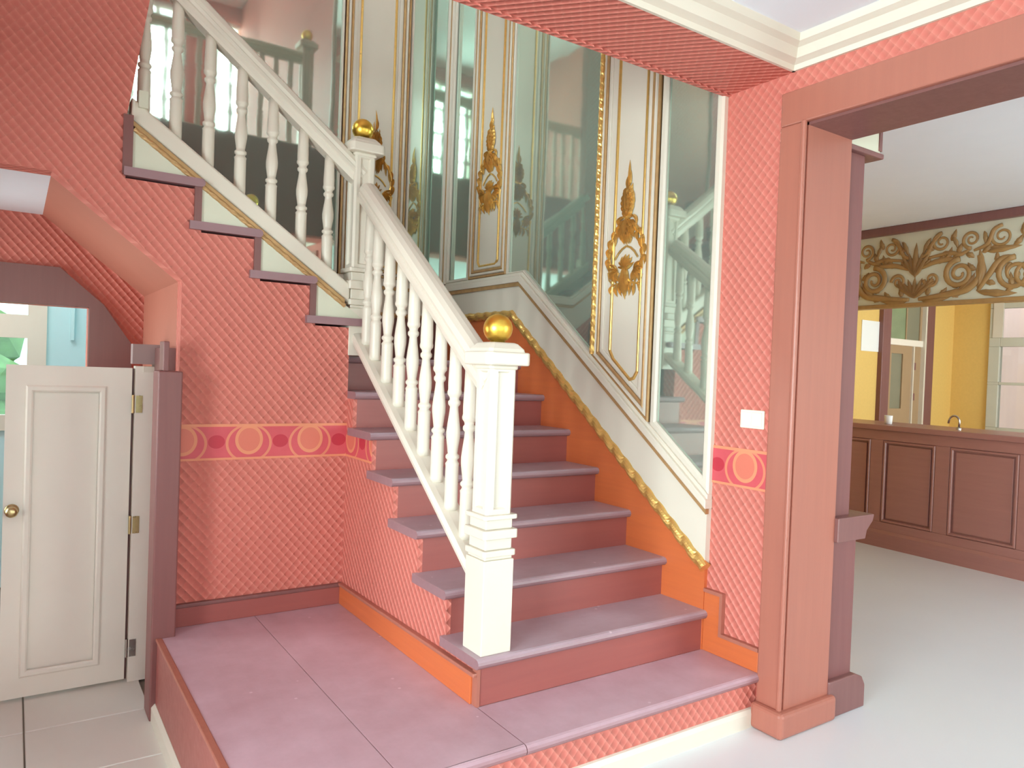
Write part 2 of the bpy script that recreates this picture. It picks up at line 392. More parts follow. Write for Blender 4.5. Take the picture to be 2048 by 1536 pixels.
# wall that carries the upper flight: outline cut to the stair, open passage below
UR = .1865; UX = [-.205, -.47, -.73, -.99]; UZ = [1.583, 1.770, 1.957, 2.143, 2.33]
pts = [(.0, LZ), (.0, UZ[0]-.045)]
for k in range(4):
    pts += [(UX[k]+.03, UZ[k]-.045), (UX[k]+.03, UZ[k+1]-.045)] if k < 3 else [(UX[k]-.012, UZ[k]-.045), (UX[k]-.012, 2.36)]
pts += [(-.928, 2.86), (-.90, 3.1), (-.90, UC), (XLW, UC), (XLW, LZ), (-2.2, LZ), (-2.2, 2.08), (-1.262, 2.08), (-.772, 1.695), (-.772, LZ)]
ws = struct('wall_front', PR(pts, 'Y', YW, YW+.10), 'paper', 'red quilted wallpaper wall under the upper flight')
struct('wallpaper_border', B(-.772, -.0, YW-.004, YW+.01, .905, 1.067), 'paper_x', parent=ws)
bbd = sroot('baseboard_front', 'red brown skirting at the back of the platform')
struct('board', B(-.772, 0, YW-.016, YW+.003, r, r+.085), 'riser', parent=bbd, bevel=.003)
struct('cap', B(-.772, 0, YW-.024, YW+.003, r+.085, r+.102), 'darkwood', parent=bbd, bevel=.004)
struct('edge_strip', B(-.96, -.925, YW-.01, YW+.05, 2.40, 2.47), 'greenwhite', parent=ws)
# under-stair passage
struct('wall_passage', B(-.772, -.70, YW+.1, YB, LZ, 2.0), 'brown', 'brown painted side of the passage under the stair')
struct('ceiling', PR([(-.772, 1.695), (-1.262, 2.08), (-1.262, 2.14), (-.70, 1.75), (-.70, 1.66)], 'Y', YW+.1, YB), 'brown', 'sloping underside of the upper flight')
struct('ceiling', B(-2.2, -1.255, YW+.1, YB, 2.08, 2.14), 'white', 'white flat ceiling of the passage')
struct('wall_passage', holes(bmesh.new(), 'X', -2.3, -2.2, YW, YB, LZ, 2.3, [(1.5, 2.3, .6, 1.8)]), 'brown', 'far side of the passage')
wb = sroot('wall_back', 'back wall of the stairwell and passage')
bm = bmesh.new(); holes(bm, 'Y', YB, YB+.14, -2.4, W, LZ-.05, UC, [(-2.0, -1.04, LZ-.06, 1.612)])
struct('wall_face', bm, 'paper', parent=wb)
struct('wall_face', B(XLW, -2.4, YB, YB+.14, LZ, UC), 'paper', parent=wb)
cp = PR([(-2.25, 1.612), (-2.25, 1.812), (-1.18, 1.812), (-.972, 1.63), (-.83, 1.42), (-.83, LZ), (-1.04, LZ), (-1.04, 1.612)], 'Y', YB-.03, YB+.02)
struct('trim_4', cp, 'darkwood', 'dark band with cut corner round the passage doorway')  # flat dark band around the opening, cut across its upper corner
# porch window beyond the passage
wp = sroot('window_1', 'bright pale blue window beyond the passage')
PW = [(-2.05, -1.30, .95, 1.45), (-2.05, -1.30, 1.60, 2.55), (-2.95, -2.15, .95, 1.45), (-2.95, -2.15, 1.60, 2.55)]
struct('frame', holes(bmesh.new(), 'Y', 3.58, 3.66, -3.05, -1.195, .85, 2.65, PW), 'cream', parent=wp)
for h in PW: struct('pane', B(h[0], h[1], 3.62, 3.628, h[2], h[3]), 'glass', parent=wp)
struct('wall_porch', holes(bmesh.new(), 'Y', 3.6, 3.7, -3.6, -.5, LZ, 3.2, [(-3.05, -1.195, .85, 2.65)]), 'frame_blue', 'pale blue wall beyond the passage doorway')
struct('downpipe', B(-1.06, -1.04, 3.57, 3.6, 1.45, 2.7), 'frame_blue', parent=wp)
struct('wall_porch', B(-.62, -.52, YB+.14, 3.6, LZ, 3.2), 'frame_blue', 'pale blue side wall beyond the doorway')
struct('ceiling', B(-3.4, -.82, YB+.14, 3.7, 2.75, 2.85), 'white', 'ceiling beyond the doorway')
hd = obj('hedge', bmesh.new(), 'foliage')
bm = bmesh.new()
for i in range(60):
    bmesh.ops.create_icosphere(bm, subdivisions=1, radius=random.uniform(.18, .4), matrix=Matrix.Translation((random.uniform(-5.5, .5), random.uniform(7.2, 8.2), random.uniform(-.2, 1.6))))
bm.to_mesh(hd.data); bm.free()
tag(hd, 'green hedge seen through the window beyond the passage', 'hedge'); hd['kind'] = 'stuff'

# window walls behind and left of the camera
def window(name, label, ax, p0, p1, u0, u1, z0, z1, nu, nz, mat='cream'):
    w = sroot(name, label); f = .08 if z0 > 3 else .06; m = .045 if z0 > 3 else .03
    hs = []
    du = (u1-u0-2*f-(nu-1)*m)/nu; dz = (z1-z0-2*f-(nz-1)*m)/nz
    for i in range(nu):
        for j in range(nz):
            a = u0+f+i*(du+m); c = z0+f+j*(dz+m); hs.append((a, a+du, c, c+dz))
    bm = bmesh.new(); holes(bm, ax, p0, p1, u0, u1, z0, z1, hs); struct('frame', bm, mat, parent=w)
    pm = (p0+p1)/2
    for a, b, c, d in hs:
        struct('pane', B(pm-.003, pm+.003, a, b, c, d) if ax == 'X' else B(a, b, pm-.003, pm+.003, c, d), 'glass', parent=w)
    return w
WL = (-3.7, -.95, .25, 2.42)
bm = bmesh.new(); holes(bm, 'X', XLW-.15, XLW, YF-.15, YB+.1, LZ, UC, [WL]); struct('wall_left', bm, 'paper', 'wall with the large window left of the hall')
window('window_2', 'large window in the left wall', 'X', XLW-.1, XLW-.04, *WL, 4, 3)
WFs = [(-2.4, .6, .3, 2.45), (1.85, 4.35, .3, 2.45), (-.22, .45, 3.95, 6.05), (.82, 1.48, 3.95, 6.05), (-2.7, -1.7, 3.95, 6.05)]
bm = bmesh.new(); holes(bm, 'Y', YF-.15, YF, XLW, 8.2, LZ, UC, WFs); struct('wall_behind', bm, 'paper', 'window wall behind the viewer')
for k, h in enumerate(WFs):
    window('window_%d' % (3+k), ['wide hall window', 'bar room window', 'narrow upper window', 'narrow upper window by the corner', 'wide upper window'][k], 'Y', YF-.11, YF-.05, *h, *((4, 3) if k < 2 else ((2, 5) if k < 4 else (3, 5))))
struct('wall_upper', B(3.1, 3.2, YF, -.01, UF, UC), 'paper', 'upper storey side wall')
struct('wall_upper', holes(bmesh.new(), 'X', -3.4, -3.3, YF, YB, UF, UC, [(1.48, 2.32, 3.65, 5.35)]), 'paper', 'upper storey wall at the stair head')
window('window_11', 'stair head window of the upper storey', 'X', -3.38, -3.33, 1.48, 2.32, 3.65, 5.35, 2, 4)

# cornices
cor = [(0, 0), (.012, 0), (.018, .018), (.045, .03), (.062, .06), (.085, .072), (.092, .098), (0, .098)]
ct = sroot('trim_5', 'cream cornice under the hall ceiling')
struct('cornice', PR([(-.33-a, HB+b) for a, b in cor], 'X', XLW, W), 'cream', parent=ct)
struct('cornice', PR([(W-a, HB+b) for a, b in cor], 'Y', YF, -.33), 'cream', parent=ct)

window('window_10', 'small window in the far side of the passage', 'X', -2.28, -2.23, 1.5, 2.3, .6, 1.8, 2, 2)
# ------------------------------------------------------------------ lower flight
st = thing('stair_flight', 'lower stair flight with dusty dark treads and red brown risers', 'staircase')
NO = .03
def nose(y0, y1, zt, th=.036):
    """profile (y,z) of a tread with a rounded front at y0"""
    R = th/2; out = [(y1, zt), ]
    for k in range(7):
        a = math.pi/2+math.pi*k/6; out.append((y0+R+R*math.cos(a), zt-R+R*math.sin(a)))
    return out+[(y1, zt-th)]
# platform: three boards, papered front, white base
bm = bmesh.new(); prism(bm, nose(-.31, -.002, r), 'X', -.003, W-.001); obj('platform_board', bm, 'deck', st)
bm = bmesh.new(); box(bm, -.42, -.0045, -.295, YW-.003, r-.036, r); obj('platform_board', bm, 'deck', st, bevel=.0015)
bm = bmesh.new(); box(bm, XL, -.4215, -.295, YW-.003, r-.036, r); obj('platform_board', bm, 'deck', st, bevel=.0015)
bm = bmesh.new(); prism(bm, nose(-.31, -.29, r), 'X', XL-.01, -.006); obj('platform_nosing', bm, 'deck', st)
bm = bmesh.new(); prism(bm, [(XL-.010, r+.003), (XL+.016, r+.003), (XL+.016, r-.010), (XL-.010, r-.010)], 'Y', -.30, YW-.11); obj('platform_nosing', bm, 'casing', st, bevel=.004)
obj('platform_front', B(XL+.01, W, -.283, -.27, .03, r-.03), 'paper', st)
o = obj('platform_base', PR([(-.30, FZ), (-.30, .02), (-.292, .036), (-.27, .042), (-.27, FZ)], 'X', XL, W-.003), 'cream', st); o['label'] = 'white painted base moulding'
obj('platform_side', B(XL-.004, XL+.012, .075, YW-.1, LZ, r-.004), 'riser', st)
o = obj('platform_side', B(XL-.004, XL+.012, -.283, .073, LZ, r-.004), 'cream', st); o['label'] = 'white painted side board'
obj('platform_base', PR([(XL-.02, LZ), (XL-.02, -.11), (XL-.006, -.095), (XL+.01, -.095), (XL+.01, LZ)], 'Y', -.30, YW-.12), 'cream', st)
for k in range(2, 9):
    y = (k-2)*g
    obj('riser', B(.003, W-.015, y, y+.02, (k-1)*r, k*r-.034), 'riser', st)
    if k < 8:
        bm = bmesh.new(); prism(bm, nose(y-NO, y+g+.004, k*r), 'X', -.022 if k < 7 else .0, W-.015); obj('tread', bm, 'tread', st)
obj('landing', PR(nose(6*g-NO, YB-.01, 8*r), 'X', 0, W-.015), 'tread', st)
pts = [(.003, r), (.003, 2*r-.036)]
for k in range(3, 8): pts += [((k-2)*g-.001, (k-1)*r-.036), ((k-2)*g-.001, k*r-.036)]
pts = [p for p in pts if p[0] < YW] + [(YW+.002, 7*r-.036), (YW+.002, r)]
o = obj('side_panel', PR(pts, 'X', 0, .02), 'paper', st); o['label'] = 'red wallpapered side'
obj('wallpaper_border', PR([(4*g+.002, .905), (4*g+.002, 1.01), (YW, 1.01), (YW, .905)], 'X', -.003, .004), 'paper_y', st)
obj('end_strip', B(-.008, .004, -.003, .03, r, 2*r-.036), 'casing', st)
o = obj('skirting', PR([(.03, r), (.03, r+.105), (YW-.016, r+.09), (YW-.016, r)], 'X', -.016, .002), 'orange', st, bevel=.003); o['label'] = 'orange varnished skirting'
obj('skirting_cap', PR([(.0, r+.105), (.0, r+.12), (YW-.016, r+.105), (YW-.016, r+.09)], 'X', -.024, .002), 'casing', st, bevel=.004)
o = obj('wall_string', PR([(-.006, r-.002), (-.006, .535), (1.57, 1.70), (YB, 1.70), (YB, 1.3), (1.5, 1.2), (.2, .2)], 'X', W-.018, W+.004), 'orange', st); o['label'] = 'orange varnished panel along the wall'
obj('back_panel', B(.0, W-.018, YB-.018, YB+.004, 1.38, 1.70), 'darkwood', st)

# ------------------------------------------------------------------ upper flight
uf = thing('stair_flight', 'upper stair flight turning left with white brackets under its curb', 'staircase')
noseX = [.10, -.176, -.437, -.691]
for k in range(4):
    z = UZ[k]; xb = UX[k]
    bm = bmesh.new(); prism(bm, [(-p[0]+0, p[1]) for p in nose(-noseX[k], -xb+.02, z)], 'Y', YW-.022 if k else YW-.03, YB-.005); obj('tread', bm, 'tread', uf)
    if k < 3: obj('riser', B(xb-.002, xb+.028, YW-.012, YB-.005, z-.005, UZ[k+1]-.034), 'darkwood', uf)
    else: obj('riser', B(xb-.025, xb+.012, YW-.012, YB-.005, z-.03, 2.36), 'darkwood', uf)
    cb = lambda x: 1.628-.70*x
    zt = UZ[k]+UR; x0 = xb+(.028 if k < 3 else .012); x1 = noseX[k]-.01
    zc = min(cb(x0), UZ[k+1]-.034)
    xs = x0 if zc == cb(x0) else (1.628-zc)/.70
    xe = min(x1, (1.628-z)/.70)
    pp = [(x0, z), (xe, z), (xs, zc), (x0, zc)] if xs > x0+1e-3 else [(x0, z), (xe, z), (x0, zc)]
    o = obj('bracket_panel', PR(pp, 'Y', YW-.004, YW+.03), 'greenwhite', uf); o['label'] = 'white triangular panel'
for k in range(4, 9):
    xb = -.99-.262*(k-3); z = UZ[3]+.1865*(k-3)
    if k < 9: obj('tread', B(xb-.02, xb+.29, YW+.105, YB-.005, z-.034, z), 'tread', uf)
    obj('riser', B(xb-.02, xb, YW+.105, YB-.005, z, z+.1525), 'darkwood', uf)
obj('riser', B(.03, .05, YW+.13, YB-.005, 8*r, UZ[0]-.03), 'riser', uf)
def upl(x, c): return c-.702*x
ycb = 1.34
def ystrip(bm, x0, x1, clo, chi, ya, yb): return prism(bm, [(x0, upl(x0, clo)), (x1, upl(x1, clo)), (x1, upl(x1, chi)), (x0, upl(x0, chi))], 'Y', ya, yb)
bm = bmesh.new(); ystrip(bm, -.985, 0.0, 1.655, 1.752, 1.318, 1.42); o = obj('curb', bm, 'cream', uf, bevel=.012, seg=3); o['label'] = 'cream sloping curb that carries the balusters'
bm = bmesh.new(); ystrip(bm, -.985, -.03, 1.632, 1.655, 1.306, 1.36); o = obj('curb_moulding', bm, 'goldline', uf, bevel=.004)
o['label'] = 'gilt moulding under the curb'
bm = bmesh.new(); rope(bm, [(-.975, 1.310, upl(-.975, 1.622)), (-.03, 1.310, upl(-.03, 1.622))], .011, (0, 1, 0), .05); obj('rope_moulding', bm, 'goldline', uf)

# ------------------------------------------------------------------ newel posts
def newel(x, y, z0, ped, ring, shaft, label):
    t = thing('newel_post', label, 'newel post', (x, y, z0), 'newel posts')
    def sq(bm, h, za, zb, ch=0):
        if ch:
            p = [(-h, -h+ch), (-h, h-ch), (-h+ch, h), (h-ch, h), (h, h-ch), (h, -h+ch), (h-ch, -h), (-h+ch, -h)]
        else: p = [(-h, -h), (-h, h), (h, h), (h, -h)]
        prism(bm, p, 'Z', za, zb)
    bm = bmesh.new(); sq(bm, .063, 0, ped); obj('pedestal', bm, 'cream', t, bevel=.003)
    bm = bmesh.new(); k = ring
    sq(bm, .058, ped, ped+.012*k); sq(bm, .068, ped+.012*k, ped+.035*k, .006); sq(bm, .056, ped+.035*k, ped+.075*k)
    obj('base_moulding', bm, 'cream', t, bevel=.006, seg=3)
    bm = bmesh.new(); sq(bm, .072, ped+.075*k, ped+.108*k, .006); sq(bm, .056, ped+.108*k, ped+.143*k)
    obj('ring_moulding', bm, 'cream', t, bevel=.012, seg=3)
    bm = bmesh.new(); sq(bm, .070, ped+.143*k, ped+.160*k, .006); obj('ring_moulding', bm, 'cream', t, bevel=.006, seg=3)
    zs = ped+.16*k
    # shaft with a sunk flute on each face and chamfered corners
    bm = bmesh.new(); h = .054; c = .010
    p = [(-h, -h+c), (-h, h-c), (-h+c, h), (h-c, h), (h, h-c), (h, -h+c), (h-c, -h), (-h+c, -h)]
    A = [bm.verts.new((q[0], q[1], zs)) for q in p]; C = [bm.verts.new((q[0], q[1], zs+shaft)) for q in p]
    fl = []
    for i in range(8):
        f = bm.faces.new((A[i], C[i], C[(i+1) % 8], A[(i+1) % 8]))
        if i % 2 == 0: fl.append(f)
    bm.faces.new(A[::-1]); bm.faces.new(C)
    bmesh.ops.recalc_face_normals(bm, faces=bm.faces)
    for f in fl:
        nr = f.normal.copy()
        bmesh.ops.inset_region(bm, faces=[f], thickness=.026, depth=0)
        bmesh.ops.translate(bm, verts=[v for v in f.verts if True], vec=(0, 0, 0))
        for v in f.verts:
            v.co -= nr*.0001
        bmesh.ops.inset_region(bm, faces=[f], thickness=.008, depth=-.010)
    obj('shaft', bm, 'cream', t)
    zc = zs+shaft
    bm = bmesh.new(); sq(bm, .060, zc-.012, zc+.006, .01); sq(bm, .092, zc+.003, zc+.050, .016)
    obj('cap', bm, 'cream', t, bevel=.010, seg=3)
    bm = bmesh.new()
    R = [[(-q, -q+.012), (-q, q-.012), (-q+.012, q), (q-.012, q), (q, q-.012), (q, -q+.012), (q-.012, -q), (-q+.012, -q)] for q in (.078, .074, .058, .050)]
    V = [[bm.verts.new((a, b, zc+zz)) for a, b in rr] for rr, zz in zip(R, (.048, .062, .080, .084))]
    for A, C in zip(V, V[1:]):
        for i in range(8): bm.faces.new((A[i], A[(i+1) % 8], C[(i+1) % 8], C[i]))
    bm.faces.new(V[-1]); bm.faces.new(V[0][::-1])
    obj('cap_top', bm, 'cream', t)
    bm = bmesh.new(); zb = zc+.082
    R = .053
    prof = [(.030, zb), (.026, zb+.010)]+[(R*math.sin(math.pi*k/14), zb+.052-R*math.cos(math.pi*k/14)) for k in range(3, 14)]+[(.004, zb+.052+R)]
    lathe(bm, prof, 0, 0, 28); o = obj('ball_finial', bm, 'goldball', t, smooth=True); o['label'] = 'gold ball on top'
    return t
newel(.065, .060, 2*r, .335, 1.0, .525, 'cream newel post with gold ball at the foot of the stair')
newel(.058, 1.372, 1.402, .235, 1.25, .565, 'cream newel post with gold ball at the landing corner')
newel(.93, -.17, UF, .2, 1.0, .62, 'upper storey newel post standing on the header beam')

# ------------------------------------------------------------------ balustrades
def baluster_mesh(H, s=1.0):
    bm = bmesh.new()
    prof = [(.0, .0), (.026, 0), (.0265, .03), (.026, .27), (.0275, .285), (.022, .295), (.020, .305), (.027, .318), (.027, .332), (.019, .345),
            (.021, .37), (.027, .44), (.0275, .48), (.024, .53), (.018, .60), (.0165, .63), (.024, .645), (.0245, .662), (.018, .675), (.020, .69),
            (.0275, .705), (.0285, .72), (.026, .735), (.0265, .78), (.024, .9), (.023, 1.0)]
    lathe(bm, [(max(a*s, .001), z*H) for a, z in prof], 0, 0, 14)
    me = bpy.data.meshes.new('baluster'); bmesh.ops.recalc_face_normals(bm, faces=bm.faces); bm.to_mesh(me); bm.free(); me.materials.append(MT['cream'])
    for p in me.polygons: p.use_smooth = True
    return me
railprof = [(-.030, 0), (-.036, .012), (-.040, .03), (-.046, .034), (-.046, .050), (-.042, .054), (-.047, .070), (-.040, .092), (-.022, .104), (0, .107),
            (.022, .104), (.040, .092), (.047, .070), (.042, .054), (.046, .050), (.046, .034), (.040, .03), (.036, .012), (.030, 0)]
bal = thing('balustrade', 'cream balustrade with turned balusters along the lower flight', 'balustrade', group='balustrades')
XR_ = .062
lb = lambda y: .548+.735*y
lr = lambda y: 1.185+.738*y
bm = bmesh.new(); sweep(bm, [(XR_, .10, lr(.10)), (XR_, 1.325, lr(1.325))], railprof, (0, 0, 1)); obj('handrail', bm, 'cream', bal, smooth=False)
bm = bmesh.new(); cpf = [(-.047, -.036), (-.05, -.02), (-.044, 0), (-.02, .004), (.02, .004), (.044, 0), (.05, -.02), (.047, -.036)]
sweep(bm, [(XR_, .10, lb(.10)), (XR_, 1.325, lb(1.325))], cpf, (0, 0, 1)); obj('curb', bm, 'cream', bal)
me = baluster_mesh(.642)
for y in (.231, .352, .477, .604, .731, .861, .998, 1.138, 1.24):
    o = bpy.data.objects.new('baluster', me); COL.objects.link(o); o.parent = bal; o.location = (XR_, y, lb(y)-.005)
bal2 = thing('balustrade', 'cream balustrade with turned balusters along the upper flight', 'balustrade', group='balustrades')
ur = lambda x: 2.272-.765*x
bm = bmesh.new(); sweep(bm, [(0.02, 1.37, ur(.02)), (-.985, 1.37, ur(-.985))], railprof, (0, 0, 1)); obj('handrail', bm, 'cream', bal2)
me = baluster_mesh(.565)
for x in (-.935, -.807, -.67, -.53, -.387, -.241, -.109):
    H = ur(x)-upl(x, 1.747)
    o = bpy.data.objects.new('baluster', me); COL.objects.link(o); o.parent = bal2; o.location = (x, 1.37, upl(x, 1.747)); o.scale = (1, 1, (H+.02)/.565)
bal3 = thing('balustrade', 'upper storey balustrade on the header beam, seen only in mirrors', 'balustrade', group='balustrades')
bm = bmesh.new(); sweep(bm, [(-2.2, -.17, 4.25), (.9, -.17, 4.25)], railprof, (0, 0, 1)); obj('handrail', bm, 'greenwhite', bal3)
me = baluster_mesh(.80)
for i in range(22):
    o = bpy.data.objects.new('baluster', me); COL.objects.link(o); o.parent = bal3; o.location = (-2.1+i*.137, -.17, UF+.03)
obj('curb', B(-2.2, .9, -.22, -.12, UF, UF+.04), 'cream', bal3)

# ------------------------------------------------------------------ dado, mirrors, carved panels
mpR = lambda u, z, d: (W-d, u, z)          # right wall, u = y
mpB = lambda u, z, d: (u, YB-d, z)         # back wall, u = x
def zt(y): return .790+.735*(y+.013) if y < 1.477 else 1.885
def zbk(x): return 1.885 if x > .02 else 1.885-.70*(x-.02)
yk = 1.477
dd = thing('dado_panel', 'cream dado climbing the mirror wall with gold leaf moulding below', 'dado', (W, 0, .6))
def dobj(name, bm, mat, par, **k):
    o = obj(name, bm, mat, par, **k); o.matrix_parent_inverse = par.matrix_world.inverted(); return o
P = [(-.013, zt(-.013)), (yk, 1.885), (YB, 1.885), (YB, 1.71), (1.555, 1.71), (-.013, .55)]
dobj('board', slab(bmesh.new(), P, -.004, .028, mpR), 'cream', dd)
dobj('gold_bead', slab(bmesh.new(), [(-.016, zt(-.013)-.022), (yk+.005, 1.863), (YB-.03, 1.863), (YB-.03, 1.885), (yk, 1.885), (-.016, zt(-.013))], .02, .040, mpR), 'goldline', dd)
bm = bmesh.new()
slab(bm, [(-.018, zt(-.013)), (yk, 1.885), (YB-.03, 1.885), (YB-.03, 1.925), (yk-.012, 1.925), (-.018, zt(-.013)+.04)], 0, .048, mpR)
slab(bm, [(-.016, zt(-.013)+.04), (yk-.012, 1.925), (YB-.03, 1.925), (YB-.03, 1.945), (yk-.018, 1.945), (-.016, zt(-.013)+.062)], 0, .034, mpR)
dobj('cap_moulding', bm, 'cream', dd, bevel=.004)
bm = bmesh.new(); rope(bm, [(W-.024, -.014, .535), (W-.024, 1.56, 1.697), (W-.024, YB-.03, 1.697)], .027, (-1, 0, 0), .10, 2, 14)
o = dobj('leaf_moulding', bm, 'gold', dd); o['label'] = 'gilded twisted leaf moulding'
ddb = thing('dado_panel', 'pale dado along the back wall behind the landing', 'dado', (.5, YB, 1.7))
P = [(W, 1.885), (.02, 1.885), (-1.4, zbk(-1.4)), (-1.4, zbk(-1.4)-.22), (-.02, 1.70), (W, 1.71)]
dobj('board', slab(bmesh.new(), P, -.004, .028, mpB), 'cream', ddb)
dobj('gold_bead', slab(bmesh.new(), [(W-.04, 1.863), (.02, 1.863), (-1.4, zbk(-1.4)-.022), (-1.4, zbk(-1.4)), (.02, 1.885), (W-.04, 1.885)], .02, .040, mpB), 'goldline', ddb)
dobj('cap_moulding', slab(bmesh.new(), [(W-.05, 1.885), (.02, 1.885), (-1.4, zbk(-1.4)), (-1.4, zbk(-1.4)+.05), (.03, 1.935), (W-.05, 1.935)], 0, .046, mpB), 'cream', ddb, bevel=.004)
bm = bmesh.new(); rope(bm, [(W-.05, YB-.022, 1.697), (.0, YB-.022, 1.697)], .018, (0, -1, 0), .09); dobj('leaf_moulding', bm, 'goldline', ddb)

TOP = 5.2
def mirror(label, poly, mp, fw, loc):
    t = thing('wall_mirror', label, 'mirror', loc, 'stair mirrors')
    dobj('glass', slab(bmesh.new(), offset_poly(poly, fw*.6), .004, .012, mp), 'mirror', t)
    o = dobj('frame', ringstrip(bmesh.new(), poly, fw, .0, .030, mp), 'cream', t); o['label'] = 'cream moulded frame'
    return t
c6 = .060
mirror('narrow stair mirror between the red wall strip and the carved panel', [(-.013, zt(-.013)+c6), (.36, zt(.36)+c6), (.36, TOP), (-.013, TOP)], mpR, .040, (W, .2, 1.2))
mirror('wide stair mirror between the two carved panels of the side wall', [(.805, zt(.805)+c6), (yk-.02, 1.945), (1.64, 1.945), (1.64, TOP), (.805, TOP)], mpR, .010, (W, 1.2, 2))
mirror('slim side wall mirror in the stairwell corner', [(2.105, 1.945), (2.40, 1.945), (2.40, TOP), (2.105, TOP)], mpR, .022, (W, 2.25, 2))
mirror('slim back wall mirror in the stairwell corner', [(.805, 1.935), (1.10, 1.935), (1.10, TOP), (.805, TOP)], mpB, .018, (.95, YB, 2))
mirror('broad back wall mirror behind the upper flight', [(-1.5, zbk(-1.5)+.05), (.03, 1.935), (.335, 1.935), (.335, TOP), (-1.5, TOP)], mpB, .016, (-.3, YB, 2.2))
cpst = thing('corner_post', 'fluted pale corner post between the two slim mirrors', 'post', (W, YB, 1.94))
bm = bmesh.new(); box(bm, W-.05, W+.002, YB-.05, YB+.002, 1.94, TOP); box(bm, W-.062, W-.04, YB-.020, YB, 1.94, TOP); box(bm, W-.020, W, YB-.062, YB-.04, 1.94, TOP)
dobj('post', bm, 'cream', cpst, bevel=.006)
for q in (.012, .030):
    dobj('flute_line', B(W-.054, W-.05, YB-q-.004, YB-q+.004, 1.94, TOP), 'goldline', cpst)

# carved ornament
def leaf(bm, p0, c, p1, w, h, mp, lobes=3, ns=10, d0=.02):
    V = []
    p0, c, p1 = Vector(p0), Vector(c), Vector(p1)
    for i in range(ns+1):
        t = i/ns; p = p0*(1-t)**2+c*2*t*(1-t)+p1*t*t; tg = ((c-p0)*(1-t)+(p1-c)*t).normalized(); nn = Vector((-tg.y, tg.x))
        e = math.sin(math.pi*min(1, t*1.0+.02))**.7*(1-.35*t); wd = w*max(.04, e)*(.80+.28*abs(math.sin(math.pi*lobes*t)))
        hh = h*(math.sin(math.pi*min(1, t*.9+.1)))
        row = []
        for s, k in ((-1, .15), (-.55, .75), (-.15, .55), (0, 1.0), (.15, .55), (.55, .75), (1, .15)):
            q = p+nn*wd*s; row.append(bm.verts.new(mp(q.x, q.y, d0+hh*k)))
        V.append(row)
    for A, C in zip(V, V[1:]):
        for k in range(6): bm.faces.new((A[k], A[k+1], C[k+1], C[k]))
def ptube(bm, pts, rad, mp, d0=.02, flat=.8, n=8):
    """tube along 2D pts on the wall"""
    P = [Vector(p) for p in pts]; R = []
    for i, p in enumerate(P):
        t = (P[min(i+1, len(P)-1)]-P[max(i-1, 0)]).normalized(); nn = Vector((-t.y, t.x)); rr = rad(i/(len(P)-1)) if callable(rad) else rad
        R.append([bm.verts.new(mp(*(p+nn*rr*math.cos(2*math.pi*k/n)), d0+rr*flat*(1+math.sin(2*math.pi*k/n)))) for k in range(n)])
    for A, C in zip(R, R[1:]):
        for k in range(n): bm.faces.new((A[k], A[(k+1) % n], C[(k+1) % n], C[k]))
    bm.faces.new(R[0][::-1]); bm.faces.new(R[-1])
def spiral(cx, cz, r0, r1, a0, turns, n=40):
    return [(cx+(r0+(r1-r0)*t)*math.cos(a0+turns*2*math.pi*t), cz+(r0+(r1-r0)*t)*math.sin(a0+turns*2*math.pi*t)) for t in [i/n for i in range(n+1)]]
